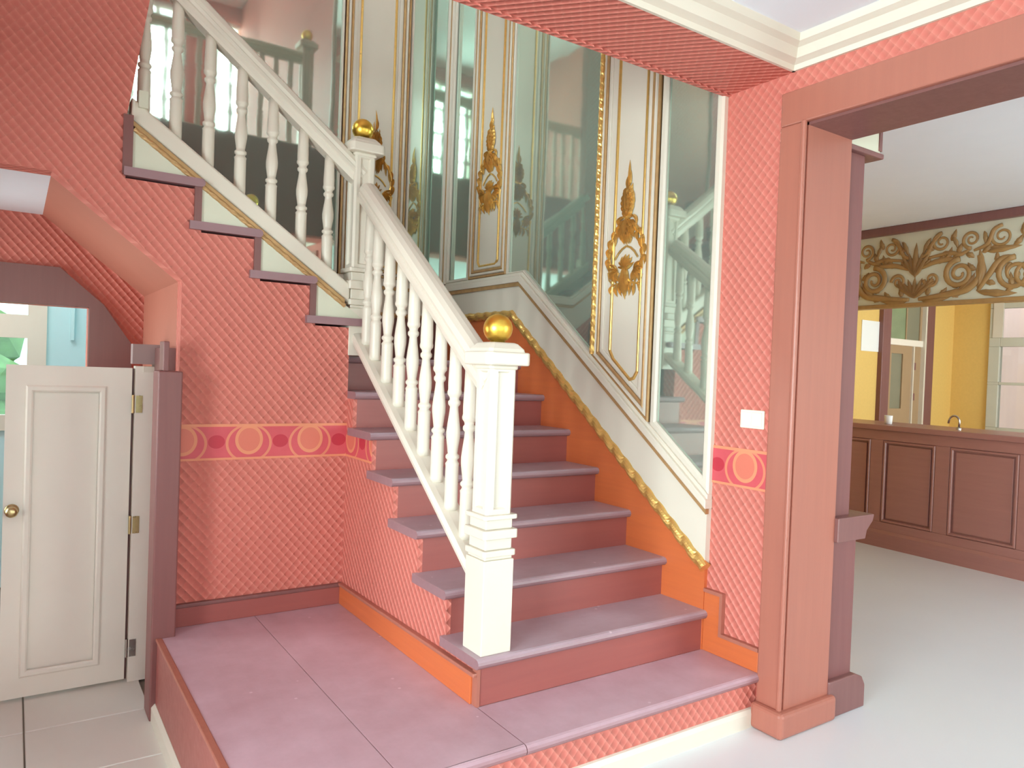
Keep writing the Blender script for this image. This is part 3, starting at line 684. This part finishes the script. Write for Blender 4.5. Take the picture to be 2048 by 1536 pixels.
def ornament(u, v, mp, mirror_u=1):
    bm = bmesh.new(); k = mirror_u
    L = lambda a, c, b, w, h=.020, lobes=2: leaf(bm, (u+k*a[0], v+a[1]), (u+k*c[0], v+c[1]), (u+k*b[0], v+b[1]), w, h, mp, lobes, 7)
    T = lambda pts, r: ptube(bm, [(u+k*p[0], v+p[1]) for p in pts], r, mp, n=6)
    def bud(z0, z1, w, rows):
        """leafy bud: overlapping narrow leaves climbing both sides of a stem"""
        H = z1-z0
        for i in range(rows):
            t = i/rows; zz = z0+H*t*.72; ww = w*math.sin(math.pi*(.22+.70*t))
            for s in (-1, 1):
                L((s*.004, zz), (s*ww*1.25, zz+H*.10), (s*ww*.80, zz+H*.36), .0105, .022)
                L((s*.002, zz+H*.05), (s*ww*.62, zz+H*.16), (s*ww*.30, zz+H*.40), .0085, .030)
        L((0, z0), (.003, (z0+z1)/2), (0, z1), .010, .036)
    # slender flame tip
    L((0, .52), (.010, .59), (-.003, .665), .008, .016); L((.003, .53), (.022, .555), (.010, .61), .006, .014); L((-.002, .51), (-.022, .545), (-.010, .59), .006, .014)
    L((.002, .50), (.030, .51), (.026, .545), .006); L((-.002, .495), (-.030, .50), (-.030, .53), .006)
    bud(.375, .54, .044, 5)
    T([(-.030, .385), (-.012, .378), (.012, .378), (.030, .385)], .008)
    # heart shaped bud pointing down
    for s in (-1, 1):
        for i in range(4):
            t = i/4
            L((s*.004, .385-.02*i), (s*(.085-.012*i), .385-.03*i), (s*(.060-.013*i), .330-.028*i), .011, .024)
            L((s*.002, .37-.02*i), (s*(.045-.006*i), .355-.022*i), (s*(.026-.005*i), .305-.020*i), .009, .032)
    L((0, .385), (0, .32), (0, .238), .011, .038)
    for s in (-1, 1):
        # open arms with leaflets
        arm = [(s*.045, .345), (s*.078, .318), (s*.104, .280), (s*.118, .235), (s*.120, .185), (s*.108, .140)]
        T(arm, lambda t: .0085*(1-.3*t))
        for i in range(5):
            x, z = arm[i]
            L((x, z), (x+s*.030, z-.005), (x+s*.020-s*.012*(i > 2), z-.065), .0095, .022); L((x, z-.01), (x-s*.006, z-.035), (x+s*.006, z-.075), .008, .026)
        # thin roof arc
        T([(s*.004, .236), (s*.030, .226), (s*.058, .205), (s*.082, .176)], .0055)
        # curled leaf masses left and right of the shell
        for i in range(6):
            a0 = math.radians(20-26*i); R = .074-.004*i
            bx, bz = s*.058, .118
            ex, ez = bx+s*R*math.cos(a0), bz+R*math.sin(a0)*1.15
            L((bx, bz), (bx+s*R*.75*math.cos(a0+.55), bz+R*.75*math.sin(a0+.55)), (ex, ez), .0105, .026)
        T(spiral(s*.080, .110, .030, .007, 0, 1.4*s, 18), lambda t: .0065*(1-.5*t))
        T([(s*.012, .080), (s*.045, .055), (s*.085, .048), (s*.120, .075), (s*.132, .115)], lambda t: .007*(1-.5*t))
        L((s*.085, .05), (s*.12, .03), (s*.10, -.005), .010); L((s*.06, .052), (s*.075, .02), (s*.055, -.012), .010); L((s*.035, .06), (s*.045, .025), (s*.026, -.010), .010)
    # shell rays and hanging drop
    for i in range(-3, 4):
        a0 = math.radians(90+24*i); L((0, .122), (.035*math.cos(a0), .122+.045*math.sin(a0)), (.062*math.cos(a0+.12), .122+.078*math.sin(a0+.12)), .010, .028)
    for s in (-1, 1):
        L((s*.003, .13), (s*.030, .07), (s*.014, .012), .010, .030); L((s*.002, .10), (s*.016, .04), (s*.006, -.01), .009, .036)
    L((0, .15), (0, .06), (0, -.028), .012, .044)
    return bm
def panel(label, outer, inner, mp, oc, loc, mu):
    t = thing('carved_panel', label, 'wall panel', loc, 'carved white and gold panels')
    dobj('board', slab(bmesh.new(), outer, .0, .018, mp), 'cream', t)
    o = dobj('rope_moulding', ringstrip(bmesh.new(), outer, .017, .010, .032, mp), 'goldline', t, bevel=0); o['label'] = 'gilded outer moulding'
    dobj('white_moulding', ringstrip(bmesh.new(), offset_poly(outer, .018), .018, .012, .034, mp), 'cream', t)
    dobj('gold_moulding', ringstrip(bmesh.new(), offset_poly(outer, .037), .018, .016, .032, mp), 'goldline', t)
    dobj('white_moulding', ringstrip(bmesh.new(), offset_poly(outer, .057), .026, .016, .026, mp), 'cream', t)
    dobj('field_line', ringstrip(bmesh.new(), inner, .015, .016, .028, mp), 'gold', t)
    o = dobj('carved_ornament', ornament(oc[0], oc[1], mp, mu), 'gold', t); o['label'] = 'gilded carved leaf drop'
    return t
panel('carved white and gold panel with slanted foot beside the narrow mirror', [(.368, zt(.368)+.055), (.80, zt(.80)+.055), (.80, TOP), (.368, TOP)],
      [(.452, 1.375), (.478, 1.335), (.512, 1.325), (.645, 1.43), (.672, 1.475), (.672, TOP-.1), (.452, TOP-.1)], mpR, (.568, 1.755), (W, .58, 1.2), -1)
def straight(u0, u1, zb): return [(u0, zb), (u1, zb), (u1, TOP), (u0, TOP)], [(u0+.125, zb+.07), (u1-.125, zb+.07), (u1-.10, zb+.10), (u1-.10, TOP-.1), (u0+.10, TOP-.1), (u0+.10, zb+.10)]
o_, i_ = straight(1.648, 2.098, 1.947)
panel('carved white and gold panel next to the corner on the side wall', o_, i_, mpR, (1.873, 2.37), (W, 1.87, 1.95), -1)
o_, i_ = straight(.342, .797, 1.937)
panel('carved white and gold panel on the back wall behind the landing post', o_, i_, mpB, (.57, 2.37), (.57, YB, 1.94), 1)
bm = bmesh.new(); rope(bm, [(W-.034, .786, zt(.8)+.07), (W-.034, .786, TOP)], .015, (-1, 0, 0), .045, 3, 10)
t = [o for o in COL.objects if o.name == 'carved_panel'][0]
o = dobj('edge_rope', bm, 'gold', t)

# ------------------------------------------------------------------ light switch
t = thing('light_switch', 'ivory double light switch on the red wallpaper strip', 'light switch', (W, -.21, 1.19))
dobj('plate', B(W-.010, W, -.270, -.153, 1.155, 1.231), 'plastic', t, bevel=.004)
dobj('rocker', B(W-.016, W-.008, -.262, -.214, 1.164, 1.222), 'plastic', t, bevel=.003)
dobj('rocker', B(W-.013, W-.008, -.208, -.162, 1.164, 1.222), 'plastic', t, bevel=.003)

# ------------------------------------------------------------------ ivory door under the stair
dr = sroot('door_1', 'ivory panelled door under the stair, standing ajar')
DY = 1.675; x0, x1, z0, z1 = -1.398, -.912, LZ+.012, 1.302
lf = struct('leaf', holes(bmesh.new(), 'Y', DY, DY+.04, x0, x1, z0, z1, [(-1.315, -1.025, -.06, 1.205)]), 'cream_door', parent=dr)
struct('panel', B(-1.32, -1.02, DY+.012, DY+.028, -.065, 1.21), 'cream_door', parent=dr, label='sunk flat panel')
mpD = lambda u, z, d: (u, DY-d, z)
struct('panel_moulding', ringstrip(bmesh.new(), [(-1.325, -.07), (-1.015, -.07), (-1.015, 1.215), (-1.325, 1.215)], .028, -.006, .010, mpD), 'cream_door', parent=dr)
bm = bmesh.new()
bmesh.ops.create_uvsphere(bm, u_segments=18, v_segments=12, radius=.024, matrix=Matrix.Translation((-1.366, DY-.045, .67)) @ Matrix.Diagonal((1, .8, 1, 1)))
bmesh.ops.create_cone(bm, cap_ends=True, segments=18, radius1=.028, radius2=.026, depth=.008, matrix=Matrix.Translation((-1.366, DY-.004, .67)) @ Matrix.Rotation(math.pi/2, 4, 'X'))
bmesh.ops.create_cone(bm, cap_ends=True, segments=12, radius1=.010, radius2=.010, depth=.04, matrix=Matrix.Translation((-1.366, DY-.022, .67)) @ Matrix.Rotation(math.pi/2, 4, 'X'))
struct('knob', bm, 'brass', parent=dr, label='brass door knob', smooth=True)
struct('jamb', B(-.900, -.822, DY-.015, DY+.06, LZ, 1.312), 'cream_door', parent=dr)
struct('jamb_stop', B(-.868, -.822, DY-.02, DY-.012, 1.285, 1.312), 'cream', parent=dr)
for z in (1.135, .57, -.01):
    bm = bmesh.new(); box(bm, -.896, -.868, DY-.018, DY-.012, z-.04, z+.04)
    bmesh.ops.create_cone(bm, cap_ends=True, segments=10, radius1=.007, radius2=.007, depth=.085, matrix=Matrix.Translation((-.906, DY-.010, z)))
    struct('hinge', bm, 'brass' if z > 0 else 'steel', parent=dr)
struct('head_block', B(-.915, -.80, DY-.02, DY+.05, 1.322, 1.415), 'greyhead', parent=dr, label='grey block above the jamb')  # plain grey block on top of the jamb
dp = sroot('trim_6', 'dark post standing in for the shaded end of the papered wall')
struct('post', B(-.872, -.778, 1.19, YW+.02, LZ, 1.30), 'wood_and_shade', parent=dp, bevel=.006)  # added dark box, its tone stands in for shade on the wall reveal
struct('post_strip', B(-.855, -.832, 1.195, 1.30, 1.30, 1.425), 'wood_and_shade', parent=dp, bevel=.004)
struct('gap_shade', B(-.925, -.885, DY+.034, DY+.06, LZ, 1.30), 'darkwood', parent=dr)  # dark backing strip put in as the shade of the door gap
struct('inner_jamb', B(-.822, -.772, YW+.1, DY+.06, LZ, 1.40), 'darkwood', parent=dp)

# ------------------------------------------------------------------ bar room
TH = math.radians(-3)
bar = thing('bar_counter', 'long dark red brown bar counter with panelled front', 'counter', (4.793, .773, FZ), rz=TH)
y0, y1 = -2.6, 1.35; H = 1.045
obj('body', B(.02, .55, y0, y1, 0, H-.04), 'barwood', bar)
obj('top', B(-.035, .62, y0-.02, y1, H-.045, H), 'barwood', bar, bevel=.008)
obj('top_rail', B(-.004, .03, y0, y1, .915, H-.045), 'barwood', bar, bevel=.004)
obj('bottom_rail', B(-.004, .03, y0, y1, .14, .215), 'barwood', bar, bevel=.004)
obj('skirting', PR([(.02, 0), (-.018, 0), (-.018, .12), (-.008, .145), (.02, .145)], 'Y', y0, y1), 'barwood', bar)
ys = [1.35, .635, .075, -.54, -1.15, -1.75, -2.35]
for k, y in enumerate(ys): obj('stile', B(-.004, .03, y-.115 if k else y-.1, y, .215, .915), 'barwood', bar, bevel=.004)
for a, b in zip(ys, ys[1:]):
    bm = bmesh.new(); ya, yb = b+.02, a-.135
    mpp = lambda u, z, d: (.018-d, u, z)
    slab(bm, [(ya+.02, .25), (yb-.02, .25), (yb-.02, .88), (ya+.02, .88)], 0, .012, mpp); obj('door_panel', bm, 'barwood', bar, bevel=.006)
    bm = bmesh.new(); ringstrip(bm, [(ya-.018, .217), (yb+.018, .217), (yb+.018, .913), (ya-.018, .913)], .022, 0, .026, mpp); obj('panel_moulding', bm, 'barwood', bar)
# carved fascia above the bar
fa = thing('bar_fascia', 'white fascia with ochre gilt scrollwork hanging above the bar', 'fascia', (4.793, .773, 2.03), rz=TH)
obj('board', B(0, .06, y0, 1.4, 0, .61), 'greenwhite', fa)
obj('top_trim', B(-.05, .08, y0, 1.4, .60, .67), 'darkwood', fa, bevel=.008)
obj('bottom_trim', B(-.02, .07, y0, 1.4, -.02, .012), 'goldscroll', fa, bevel=.004)
mpF = lambda u, z, d: (-d, u, z-2.03)
def scrolls(u0):
    bm = bmesh.new()
    def sp(u, z, R, a0, turns, w=.014): ptube(bm, spiral(u0+u, z, R, R*.18, a0, turns, 34), lambda t: w*(1-.55*t), mpF, d0=0, flat=.55)
    def cv(p, w=.016):
        P = [Vector(q) for q in p]; out = []
        for i in range(len(P)-1):
            a, b, c, d = P[max(i-1, 0)], P[i], P[i+1], P[min(i+2, len(P)-1)]
            for k in range(6):
                t = k/6; out.append(.5*((2*b)+(c-a)*t+(2*a-5*b+4*c-d)*t*t+(3*b-a-3*c+d)*t**3))
        out.append(P[-1]); ptube(bm, [(u0+q.x, q.y) for q in out], lambda t: w*(.5+.5*math.sin(math.pi*t)), mpF, d0=0, flat=.5)
    def lf(a, c, b, w=.03, h=.03): leaf(bm, (u0+a[0], a[1]), (u0+c[0], c[1]), (u0+b[0], b[1]), w, h, mpF, 3, 10, 0)
    for s in (-1, 1):
        for (x, z, dx, dz) in ((.18, 2.35, .05, .07), (.24, 2.37, .04, .08), (.30, 2.38, .05, .05), (.10, 2.10, .02, .07), (.20, 2.09, .05, .05), (.28, 2.10, .06, -.03), (.42, 2.14, .02, .08), (.47, 2.20, .07, .02), (.48, 2.27, -.05, .05),
                               (.55, 2.17, .06, -.02), (.60, 2.25, .06, .01), (.64, 2.31, -.01, .07), (.70, 2.09, .05, .06), (.86, 2.12, .02, .09), (.88, 2.30, .03, -.08), (.05, 2.33, .06, .06), (.07, 2.15, .06, .08), (.15, 2.46, -.05, .06),
                               (.33, 2.42, .03, .06), (.40, 2.40, .05, -.03), (.52, 2.40, .05, .05), (.58, 2.43, .06, -.03), (.74, 2.43, .05, .06), (.28, 2.52, .03, .07), (.22, 2.43, .05, -.03), (.80, 2.50, .01, .07), (.36, 2.15, -.05, .03)):
            lf((s*x, z), (s*(x+dx*.9), z+dz*.3), (s*(x+dx*1.25), z+dz*1.25), .027, .022)
    # centre motif (u = 0)
    for q in range(-3, 4): lf((0, 2.08), (q*.03, 2.16), (q*.062, 2.255-.012*abs(q)), .026, .03)
    for q in (-2, -1, 1, 2): lf((0, 2.26), (q*.035, 2.36), (q*.065, 2.47), .026, .03)
    lf((0, 2.25), (0, 2.38), (0, 2.54), .035, .035)
    for s in (-1, 1):
        sp(s*.21, 2.515, .075, math.pi/2, 1.6*s); cv([(s*.03, 2.40), (s*.10, 2.44), (s*.14, 2.52), (s*.21, 2.59)], .018)
        sp(s*.44, 2.51, .07, -math.pi/2, -1.6*s); cv([(s*.10, 2.40), (s*.28, 2.42), (s*.36, 2.40), (s*.44, 2.44)], .018)
        sp(s*.66, 2.505, .085, math.pi/2, 1.7*s); cv([(s*.46, 2.42), (s*.56, 2.46), (s*.6, 2.56), (s*.66, 2.59)], .018)
        sp(s*.36, 2.25, .115, math.pi/2, 1.8*s, .024); cv([(s*.05, 2.32), (s*.16, 2.36), (s*.26, 2.37), (s*.36, 2.366)], .022)
        sp(s*.14, 2.225, .062, 0, 1.5*s, .015)
        cv([(s*.04, 2.07), (s*.18, 2.08), (s*.32, 2.10), (s*.44, 2.13), (s*.52, 2.24), (s*.50, 2.38)], .028)
        lf((s*.50, 2.12), (s*.54, 2.25), (s*.50, 2.43), .045); lf((s*.30, 2.09), (s*.42, 2.10), (s*.475, 2.25), .04); lf((s*.06, 2.06), (s*.2, 2.04), (s*.33, 2.10), .035)
        sp(s*.76, 2.215, .125, math.pi/2, 1.8*s, .022); cv([(s*.50, 2.10), (s*.58, 2.22), (s*.66, 2.33), (s*.76, 2.34)], .024)
        lf((s*.50, 2.10), (s*.64, 2.07), (s*.78, 2.07), .034); lf((s*.56, 2.40), (s*.66, 2.41), (s*.80, 2.42), .03); lf((s*.29, 2.56), (s*.33, 2.50), (s*.34, 2.44), .02)
        lf((s*.12, 2.56), (s*.08, 2.5), (s*.06, 2.43), .022); lf((s*.53, 2.56), (s*.55, 2.50), (s*.54, 2.45), .02)
    return bm
o = obj('scrollwork', scrolls(.312), 'goldscroll', fa, smooth=True); o['label'] = 'ochre gilt carved scrolls'
obj('scrollwork', scrolls(-1.30), 'goldscroll', fa, smooth=True)

# kitchen beyond the bar
KY, KX = 2.2, 7.84
struct('wall_kitchen', holes(bmesh.new(), 'Y', KY, KY+.1, 1.44, KX, FZ, 2.7, [(6.40, 7.14, FZ-.1, 2.35)]), 'yellow', 'yellow papered wall behind the bar')
struct('wall_kitchen', holes(bmesh.new(), 'X', KX, KX+.1, -1.55, KY+.1, FZ, 2.7, [(.40, 1.80, .86, 2.32)]), 'yellow', 'yellow papered window wall behind the bar')
bm = bmesh.new(); holes(bm, 'Y', -1.66, -1.55, 5.35, KX+.1, FZ, 2.7, [(5.5, 7.1, .95, 2.25)])
struct('wall_kitchen', bm, 'yellow', 'yellow side wall beside the bar')
window('window_8', 'added unseen kitchen side window', 'Y', -1.64, -1.58, 5.5, 7.1, .95, 2.25, 2, 2)  # window added out of view to bring light into the kitchen
d2 = sroot('door_2', 'grey brown glazed door with fanlight behind the bar')
for xa, xb in ((6.245, 6.405), (7.13, 7.31)): struct('post', B(xa, xb, KY-.05, KY+.05, FZ, 2.40), 'darkwood', parent=d2, bevel=.008)
struct('head', B(6.245, 7.31, KY-.05, KY+.05, 2.35, 2.45), 'darkwood', parent=d2)
struct('transom', B(6.405, 7.13, KY-.03, KY+.04, 1.79, 1.86), 'cream_door', parent=d2, bevel=.006)
struct('fanlight', B(6.405, 6.77, KY, KY+.02, 1.86, 2.35), 'greenpane', parent=d2)
struct('fanlight', B(6.79, 7.06, KY, KY+.02, 1.86, 2.35), 'frost', parent=d2)
struct('stile', B(6.77, 6.79, KY-.01, KY+.03, 1.86, 2.35), 'greydoor', parent=d2); struct('stile', B(7.06, 7.105, KY-.01, KY+.03, 1.86, 2.35), 'greydoor', parent=d2)
struct('leaf', holes(bmesh.new(), 'Y', KY-.01, KY+.03, 6.405, 6.915, FZ, 1.79, [(6.50, 6.73, 1.10, 1.70)]), 'greydoor', parent=d2)
struct('pane', B(6.50, 6.73, KY+.005, KY+.015, 1.10, 1.70), 'frost', parent=d2)
struct('side_leaf', B(6.935, 7.10, KY-.01, KY+.03, FZ, 1.79), 'greydoor', parent=d2)
struct('edge', B(6.915, 6.935, KY-.03, KY+.03, FZ, 1.79), 'cream', parent=d2); struct('edge', B(7.10, 7.13, KY-.055, KY+.03, FZ, 2.35), 'cream', parent=d2)
for z in (1.22, 1.56): struct('hinge', B(6.94, 6.985, KY-.022, KY-.008, z-.03, z+.05), 'darkwood', parent=d2)
w = sroot('window_9', 'grey framed kitchen window looking on a pink wall')
hs = [(.46, .98, .92, 1.40), (.46, .98, 1.43, 1.83), (.46, .98, 1.93, 2.26), (1.06, 1.685, .92, 1.40), (1.06, 1.685, 1.43, 1.83), (1.06, 1.685, 1.93, 2.26)]
struct('frame', holes(bmesh.new(), 'X', KX-.03, KX+.05, .40, 1.80, .86, 2.32, hs), 'frame_grey', parent=w, bevel=.006)
for a, b, c, d in hs: struct('pane', B(KX+.006, KX+.012, a, b, c, d), 'glass', parent=w)
struct('blind_strip', B(KX-.04, KX-.02, 1.66, 1.76, 1.93, 2.32), 'cream', parent=w)
struct('wall_outside', B(9.2, 9.4, -1.5, 6, -.3, 5), 'pinkwall', 'pink rendered wall outside the kitchen window')
tag(obj('notice_sheet', B(5.92, 6.25, KY-.006, KY-.001, 1.70, 2.02), 'paperwhite'), 'white sheet pinned on the yellow wall by the dark door post', 'sheet')
t = thing('faucet', 'small bent steel tap rising behind the bar top', 'tap', (5.05, .80, 1.01))
bm = bmesh.new(); P = [(0, 0, 0), (0, -.005, .06)]+[(0, -.005+.042-.042*math.cos(a)-.0, .06+.05*math.sin(a)) for a in [math.pi*k/8 for k in range(1, 8)]]+[(0, .082, .045)]
sweep(bm, [(p[0], p[1], p[2]) for p in P], [(.008*math.cos(2*math.pi*k/8), .008*math.sin(2*math.pi*k/8)) for k in range(8)], (1, 0, 0)); obj('spout', bm, 'steel', t, smooth=True)
obj('tap_base', lathe(bmesh.new(), [(.02, 0), (.02, .01), (.012, .02)], 0, 0, 12), 'steel', t)
bm = bmesh.new(); lathe(bm, [(.026, 0), (.03, .002), (.034, .075), (.031, .075), (.027, .006)], 0, 0, 14)
t = obj('cup', bm, 'paperwhite', smooth=True); t.location = (5.0, 1.36, 1.011); tag(t, 'small white cup standing on the bar top near the pilaster', 'cup')
